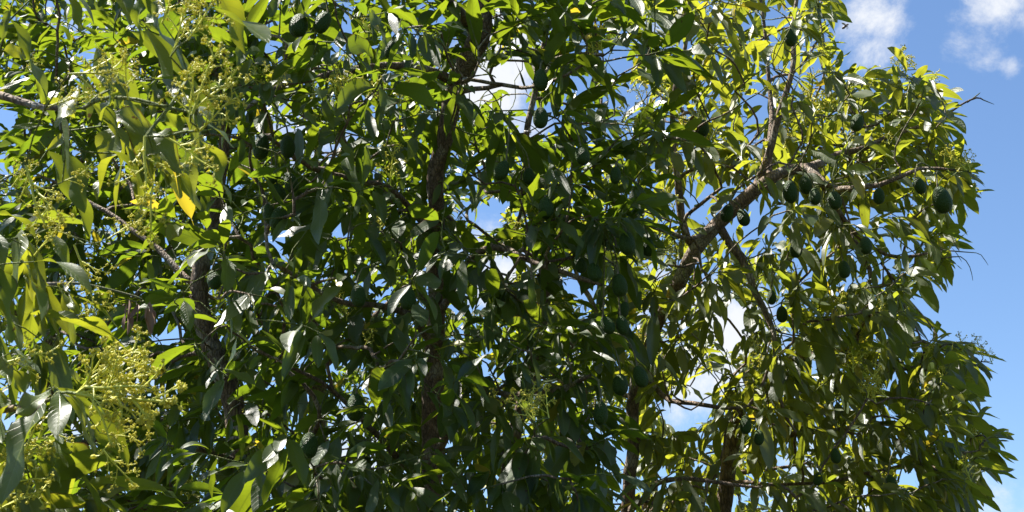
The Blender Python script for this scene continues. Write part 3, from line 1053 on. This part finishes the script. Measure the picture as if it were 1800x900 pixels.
rt.add_limb('limb', [(1415, 296, 6.5, .020), (1470, 330, 6.3, .016), (1540, 325, 6.1, .011), (1620, 300, 6.1, .008), (1680, 300, 6.1, .005)], src=1)
rt.add_limb('limb', [(1430, 295, 6.5, .018), (1490, 400, 6.6, .013), (1560, 450, 6.6, .009), (1640, 440, 6.6, .006)], src=1)
rt.add_limb('limb', [(1128, 640, 6.8, .016), (1160, 690, 6.5, .012), (1215, 708, 6.3, .010), (1270, 715, 6.2, .009), (1320, 712, 6.1, .007)], src=1, wig=.015)
rt.add_limb('limb', [(1290, 790, 7.4, .014), (1380, 770, 7.2, .016), (1500, 750, 7.0, .012), (1620, 740, 7.0, .009), (1710, 720, 7.0, .006)], src=1)
rt.add_limb('limb', [(1280, 850, 7.4, .012), (1380, 850, 7.0, .008), (1500, 840, 6.9, .007), (1640, 800, 6.9, .005), (1720, 790, 6.9, .005)], src=1)
rt.add_limb('limb', [(1103, 900, 6.8, .018), (1170, 850, 6.3, .012), (1240, 840, 6.1, .009), (1330, 860, 6.0, .007)], src=1)
rt.add_limb('limb', [(1262, 393, 6.5, .014), (1210, 420, 6.2, .010), (1150, 400, 5.9, .008), (1080, 350, 5.8, .006)], src=1)
Tr = sample_rosettes([
    (1130, 1500, -60, 300, 5.6, 7.8, 150), (1100, 1480, -40, 320, 7.6, 8.6, 50), (1480, 1660, 130, 330, 7.0, 8.0, 14), (1480, 1700, 80, 340, 5.9, 7.4, 50),
    (1120, 1440, 280, 560, 5.7, 7.6, 70), (1440, 1740, 280, 560, 5.9, 7.5, 68),
    (1330, 1700, 540, 720, 5.9, 7.8, 66), (1600, 1770, 600, 900, 6.2, 7.6, 48),
    (1120, 1600, 720, 960, 5.9, 7.9, 72), (1500, 1720, 700, 960, 6.0, 7.9, 26), (1300, 1500, 560, 760, 6.0, 7.6, 28), (1130, 1250, 470, 650, 5.8, 7.4, 26), (1275, 1340, 635, 720, 6.0, 7.6, 10), (1130, 1190, 640, 720, 6.9, 7.6, 5),
    (1150, 1480, -250, -60, 6.0, 7.8, 12), (1150, 1700, 960, 1300, 6.2, 7.8, 40)], 0.118, edge_in=38)
rt.grow(Tr, [at(*q[:3]) for q in right_pan])
rroot = tree_root(rt)
# dead bare twigs poking past the leaves into the sky
rt_bare = [[(1650, 215, 7.0, .006), (1690, 185, 7.0, .005), (1718, 172, 7.0, .0045), (1730, 176, 7.0, .003), (1748, 184, 7.0, .0016)],
           [(1655, 455, 6.7, .005), (1690, 452, 6.7, .0025), (1706, 470, 6.7, .002), (1711, 494, 6.7, .0015)],
           [(1660, 440, 6.7, .004), (1715, 443, 6.7, .002), (1728, 452, 6.7, .0018), (1737, 466, 6.7, .0012)],
           [(1700, 180, 7.0, .004), (1716, 168, 7.0, .003), (1722, 163, 7.0, .002)],
           [(1180, 705, 6.4, .006), (1215, 722, 6.2, .004), (1240, 700, 6.1, .003), (1262, 690, 6.1, .002)],
           [(1205, 708, 6.3, .006), (1180, 690, 6.3, .004), (1188, 668, 6.3, .003), (1215, 690, 6.2, .002)],
           [(1480, 350, 6.3, .006), (1500, 420, 6.2, .004), (1470, 460, 6.2, .003), (1480, 520, 6.1, .002)],
           [(1560, 480, 6.6, .006), (1620, 600, 6.4, .0045), (1580, 590, 6.3, .004), (1565, 560, 6.3, .002)],
           [(1575, 500, 6.6, .005), (1645, 590, 6.3, .0035), (1600, 612, 6.2, .003), (1570, 585, 6.2, .002)]]
for rows in rt_bare:
    rt.add_limb('dead_twig', rows, wig=.004, src=1)
rt.finish_wood(rroot)
V, F, uv, C, M, nl_r = rosette_leaves(rt, at(1330, 450, 7.9), 0.200, (6, 10), HANG_R, yellow=0.03, hue=(.1, 1), wide=(.19, .28))
crown(rt, rroot, V, F, uv, C, LEAF_RIGHT)
print('right leaves', nl_r)

# ================================================================== trees behind
BACK = [
    ('smaller pale green avocado tree seen through gaps low behind the middle stems', 560, 9.6,
     [(560, 1000, 9.6, .07), (560, 700, 9.6, .05), (540, 450, 9.5, .03), (560, 250, 9.5, .015)],
     [[(560, 700, 9.6, .03), (420, 560, 9.3, .02), (300, 480, 9.2, .01)], [(560, 650, 9.6, .03), (700, 520, 9.3, .02), (800, 450, 9.2, .01)], [(556, 820, 9.6, .03), (420, 800, 9.2, .018), (200, 760, 9.0, .01)], [(556, 820, 9.6, .03), (700, 780, 9.2, .018), (840, 740, 9.0, .01)]],
     [(330, 830, 100, 940, 8.2, 10.4, 380)]),
    ('light yellow green avocado tree low behind the leaning limb and the bare branch', 1150, 9.8,
     [(1150, 1000, 9.8, .07), (1145, 850, 9.8, .045), (1120, 700, 9.7, .03), (1050, 560, 9.6, .02), (1000, 440, 9.6, .012)],
     [[(1145, 900, 9.8, .03), (1250, 840, 9.5, .02), (1400, 820, 9.4, .01)], [(1120, 700, 9.7, .02), (1000, 680, 9.4, .015), (930, 600, 9.3, .01)], [(1050, 560, 9.6, .014), (1060, 400, 9.5, .010), (1080, 300, 9.5, .007)]],
     [(870, 1130, 470, 940, 8.5, 10.6, 130), (850, 1130, 250, 470, 8.8, 10.4, 60), (1130, 1500, 780, 960, 8.6, 10.6, 90), (1130, 1500, 420, 780, 8.6, 10.6, 70)]),
    ('leafy avocado tree behind the flowering foreground branches, its pale twigs showing at the left edge', 60, 8.6,
     [(60, 1000, 8.6, .07), (80, 700, 8.6, .05), (100, 450, 8.5, .03), (110, 200, 8.5, .015)],
     [[(80, 700, 8.6, .03), (200, 560, 8.3, .02), (310, 450, 8.2, .01)], [(85, 650, 8.6, .03), (0, 500, 8.3, .02), (-60, 400, 8.2, .01)], [(70, 800, 8.6, .03), (200, 760, 8.2, .018), (300, 730, 8.0, .01)], [(105, 350, 8.6, .02), (200, 200, 8.2, .014), (260, 80, 8.0, .01)]],
     [(-120, 360, -40, 940, 7.4, 9.8, 480)]),
]
for (lab, gx, gd, tr_rows, limbs, boxes) in BACK:
    t = Tree(lab, None, LEAF_BACK)
    t.add_limb('trunk', [('ground', gx, gd, .11)] + tr_rows)
    for rows in limbs:
        t.add_limb('limb', rows, src=1)
    t.grow(sample_rosettes(boxes, 0.12, gapgrow=6, clump=False))
    r_ = tree_root(t)
    t.finish_wood(r_)
    V, F, uv, C, M, nl = rosette_leaves(t, at(gx, 500, gd + .8), 0.145, (8, 12), 0.9, yellow=0.05, hue=(.2, 1), nx=2, ny=6)
    crown(t, r_, V, F, uv, C, LEAF_BACK if gx == 1150 else LEAF_MID)
    print('back', nl)
    if gx != 60:
        P = np.array(t.P)
        for (ti, node) in t.ros[::7][:20]:
            place_panicle(r_, PAN_FAR[ti % 3], P[node], unit(np.array([*RNG.normal(size=2) * .4, 1.0])), 0.9)

# ================================================================== near tree at the left
near = Tree('flowering avocado tree nearest on the left, large yellow green leaves, yellow blossom sprays', None, LEAF_NEAR, tip_r=0.0012)
near.add_limb('trunk', [('ground', -900, 2.9, .11), (-760, 900, 2.8, .075), (-680, 500, 2.7, .06), (-620, 100, 2.6, .05), (-560, -300, 2.5, .035), (-420, -700, 2.4, .02)])
near.add_limb('limb', [(-640, 200, 2.6, .020), (-350, 120, 2.4, .014), (-120, 140, 2.25, .009), (0, 168, 2.15, .0065), (70, 186, 2.1, .005), (145, 188, 2.05, .003)], src=1, wig=.004)
near.add_limb('limb', [(-600, -100, 2.55, .022), (-300, -230, 2.3, .015), (0, -190, 2.1, .010), (180, -130, 2.0, .007), (290, -90, 1.95, .005)], src=1, wig=.004)
near.add_limb('limb', [(-700, 600, 2.7, .020), (-400, 640, 2.5, .014), (-150, 700, 2.3, .009), (0, 720, 2.15, .006), (90, 700, 2.1, .004)], src=1, wig=.004)
near.add_limb('limb', [(-660, 400, 2.7, .018), (-400, 420, 2.6, .012), (-150, 430, 2.4, .008), (0, 440, 2.3, .005)], src=1, wig=.004)
near.add_limb('limb', [(-740, 800, 2.8, .018), (-400, 900, 2.5, .012), (-100, 930, 2.3, .008), (60, 900, 2.2, .005)], src=1, wig=.004)
near_ros = [  # px, py, depth, twig direction
    (300, -40, 1.95), (235, -70, 2.0), (180, -30, 2.15), (340, 20, 1.9), (110, -20, 2.2), (60, -60, 2.1), (20, 10, 2.1), (345, -90, 1.95), (130, -150, 2.0), (255, 30, 2.25),
    (60, 110, 2.3), (150, 120, 2.25), (0, 90, 2.2), (200, 150, 2.1), (240, 175, 1.95), (300, 140, 2.05), (345, 200, 1.95), (-40, 200, 2.2),
    (120, 230, 2.3), (60, 300, 2.35), (-20, 330, 2.3), (150, 300, 2.2), (215, 270, 2.15), (290, 260, 2.3), (250, 240, 2.4),
    (20, 420, 2.4), (90, 400, 2.5), (-30, 470, 2.2), (150, 430, 2.5), (60, 500, 2.5), (0, 560, 2.3), (130, 520, 2.5), (60, 460, 2.2),
    (20, 620, 2.2), (-40, 650, 2.1), (90, 610, 2.4), (-20, 760, 2.15), (110, 690, 2.05), (140, 720, 2.15), (40, 800, 2.2), (200, 760, 2.3),
    (60, 880, 2.2), (150, 860, 2.25), (-40, 880, 2.1), (0, 940, 2.1), (120, 960, 2.1), (200, 920, 2.3), (100, 780, 2.25)]
# shade-giving part of the crown outside the frame
near_out = sample_rosettes([(-560, -200, -100, 950, 2.3, 3.1, 16), (-400, 100, -350, -130, 2.0, 3.0, 7)], 0.13, clump=False)
Tn = np.array([at(*q) for q in near_ros])
near.grow(np.vstack([Tn, near_out]), [at(*q[:3]) for q in near_pan])
nroot = tree_root(near)
near.finish_wood(nroot)
V, F, uv, C, M, nl_n = rosette_leaves(near, at(-500, 200, 3.6), 0.165, (7, 10), 2.4, yellow=0.02, hue=(.0, 1), nx=6, ny=18, wide=(.17, .26), wave=.42)
crown(near, nroot, V, F, uv, C, LEAF_NEAR)
print('near leaves', nl_n)
for (px, py, d, dr, s) in near_pan:
    v = dr[0] * RT + dr[1] * UP - dr[2] * FW
    place_panicle(nroot, PAN_FINE[int(RNG.integers(0, 3))], at(px, py, d), unit(v), s * (.58 if py < 400 else .85))

# ------------------------------------------------------------------ dry brown leaves hung in the middle tree
g_base = np.array([at(238 + RNG.uniform(-16, 30), 530 + RNG.uniform(-10, 14), 3.9 + RNG.uniform(-.05, .05)) for _ in range(11)])
n = len(g_base)
V, F, uv, C, M = leaves(g_base, np.array([[RNG.normal() * .3, RNG.normal() * .3, -1] for _ in range(n)]), RNG.uniform(.05, .09, n), RNG.uniform(.2, .3, n),
                        np.full(n, .4), RNG.uniform(.5, 1.1, n), RNG.normal(size=n), np.zeros((n, 3)), nx=4, ny=9, wave=.3)
link('dead_leaves', mesh_np('dead_leaves', V, F, [DRY]), nroot)['label'] = 'shrivelled brown leaves'
tw = spline(np.array([(*at(60, 500, 2.5), .004), (*at(150, 500, 3.2), .003), (*at(240, 522, 3.9), .003), (*at(252, 530, 3.92), .002)]), .05)
gg = Geo(); gg.add(*tube(tw[:, :3], tw[:, 3], 5))
link('twig', gg.mesh('twig', [BARK]), nroot)

# ================================================================== fruit
for q in mid_fruit:
    place_fruit(mid, mroot, *q)
for q in right_fruit:
    place_fruit(rt, rroot, *q)
place_fruit(rt, rroot, 1631, 722, 6.1, 24, ripe=True)

# ================================================================== blossom on the other trees
for (px, py, d, s) in mid_pan:
    place_panicle(mroot, PAN_FINE[int(RNG.integers(0, 3))], at(px, py, d), unit(np.array([RNG.normal() * .45, RNG.normal() * .3, 1])), s)
for (px, py, d, s) in right_pan:
    place_panicle(rroot, PAN_FAR[int(RNG.integers(0, 3))], at(px, py, d), unit(np.array([RNG.normal() * .4, RNG.normal() * .3, 1])), s)
for tr_, r_, k in ((rt, rroot, 55), (mid, mroot, 30)):
    P = np.array(tr_.P)
    idx = RNG.permutation(len(tr_.ros))
    c = 0
    for i in idx:
        p = P[tr_.ros[i][1]]
        px, py, d = proj(p)
        if not (0 < px < 1750 and 0 < py < 900): continue
        place_panicle(r_, PAN_FAR[c % 3], p, unit(np.array([RNG.normal() * .4, RNG.normal() * .4, 1])), RNG.uniform(.6, .95))
        c += 1
        if c >= k: break

# ================================================================== two bees on the wing
BEE = plain('bee_body', (0.03, 0.02, 0.012), 0.5, (0.10, 0.06, 0.02), 300)[0]
wm, wt2, wpr, wout = plain('bee_wing', (0.35, 0.33, 0.30), 0.3)


def bee(px, py, d, yaw, label):
    g = Geo()
    for c, r, st in (((0, 0, 0), .0030, 1.2), ((-.0058, 0, -.0006), .0029, 1.7), ((.0046, 0, -.0004), .0019, 1.0)):
        V, F = ball(np.array(c), r, 10, 8, st, np.array([1.0, 0, 0])); g.add(V, F)
    for sy in (-1, 1):
        for x in (-.001, .001, .0025):
            pts = np.array([(x, sy * .002, -.002), (x - .001, sy * .0035, -.004), (x - .003, sy * .004, -.007)])
            V, F, A = tube(pts, [.0004, .0003, .0002], 4); g.add(V, F)
    o = link('bee', g.mesh('bee', [BEE]), None, at(px, py, d))
    o.rotation_euler = (0.1, -0.3, yaw)
    tag(o, label, 'bee', 'bees flying by the leaves')
    for sy in (-1, 1):
        n = 8
        P = []
        for i in range(n + 1):
            t = i / n
            w = .0022 * math.sin(math.pi * min(1, t * .93 + .07)) ** .7
            for z in (.0001, -.0001):
                P += [(-.002 * t - w, sy * (.0015 + .009 * t), .002 + .004 * t + z), (-.002 * t + w, sy * (.0015 + .009 * t), .002 + .004 * t + z)]
        F = []
        for i in range(n):
            a, b = i * 4, i * 4 + 4
            F += [(a, a + 1, b + 1, b), (a + 2, b + 2, b + 3, a + 3), (a, b, b + 2, a + 2), (a + 1, a + 3, b + 3, b + 1)]
        link('wing', mesh_np('wing', np.array(P), np.array(F), [wm]), o)


bee(929, 232, 2.6, 0.6, 'tiny dark bee flying in the cloudy gap just below the hanging fruit')
bee(1487, 45, 3.0, -0.8, 'tiny dark bee flying against cloud beside the upper right leaves')
print('verts', sum(len(m.vertices) for m in bpy.data.meshes))
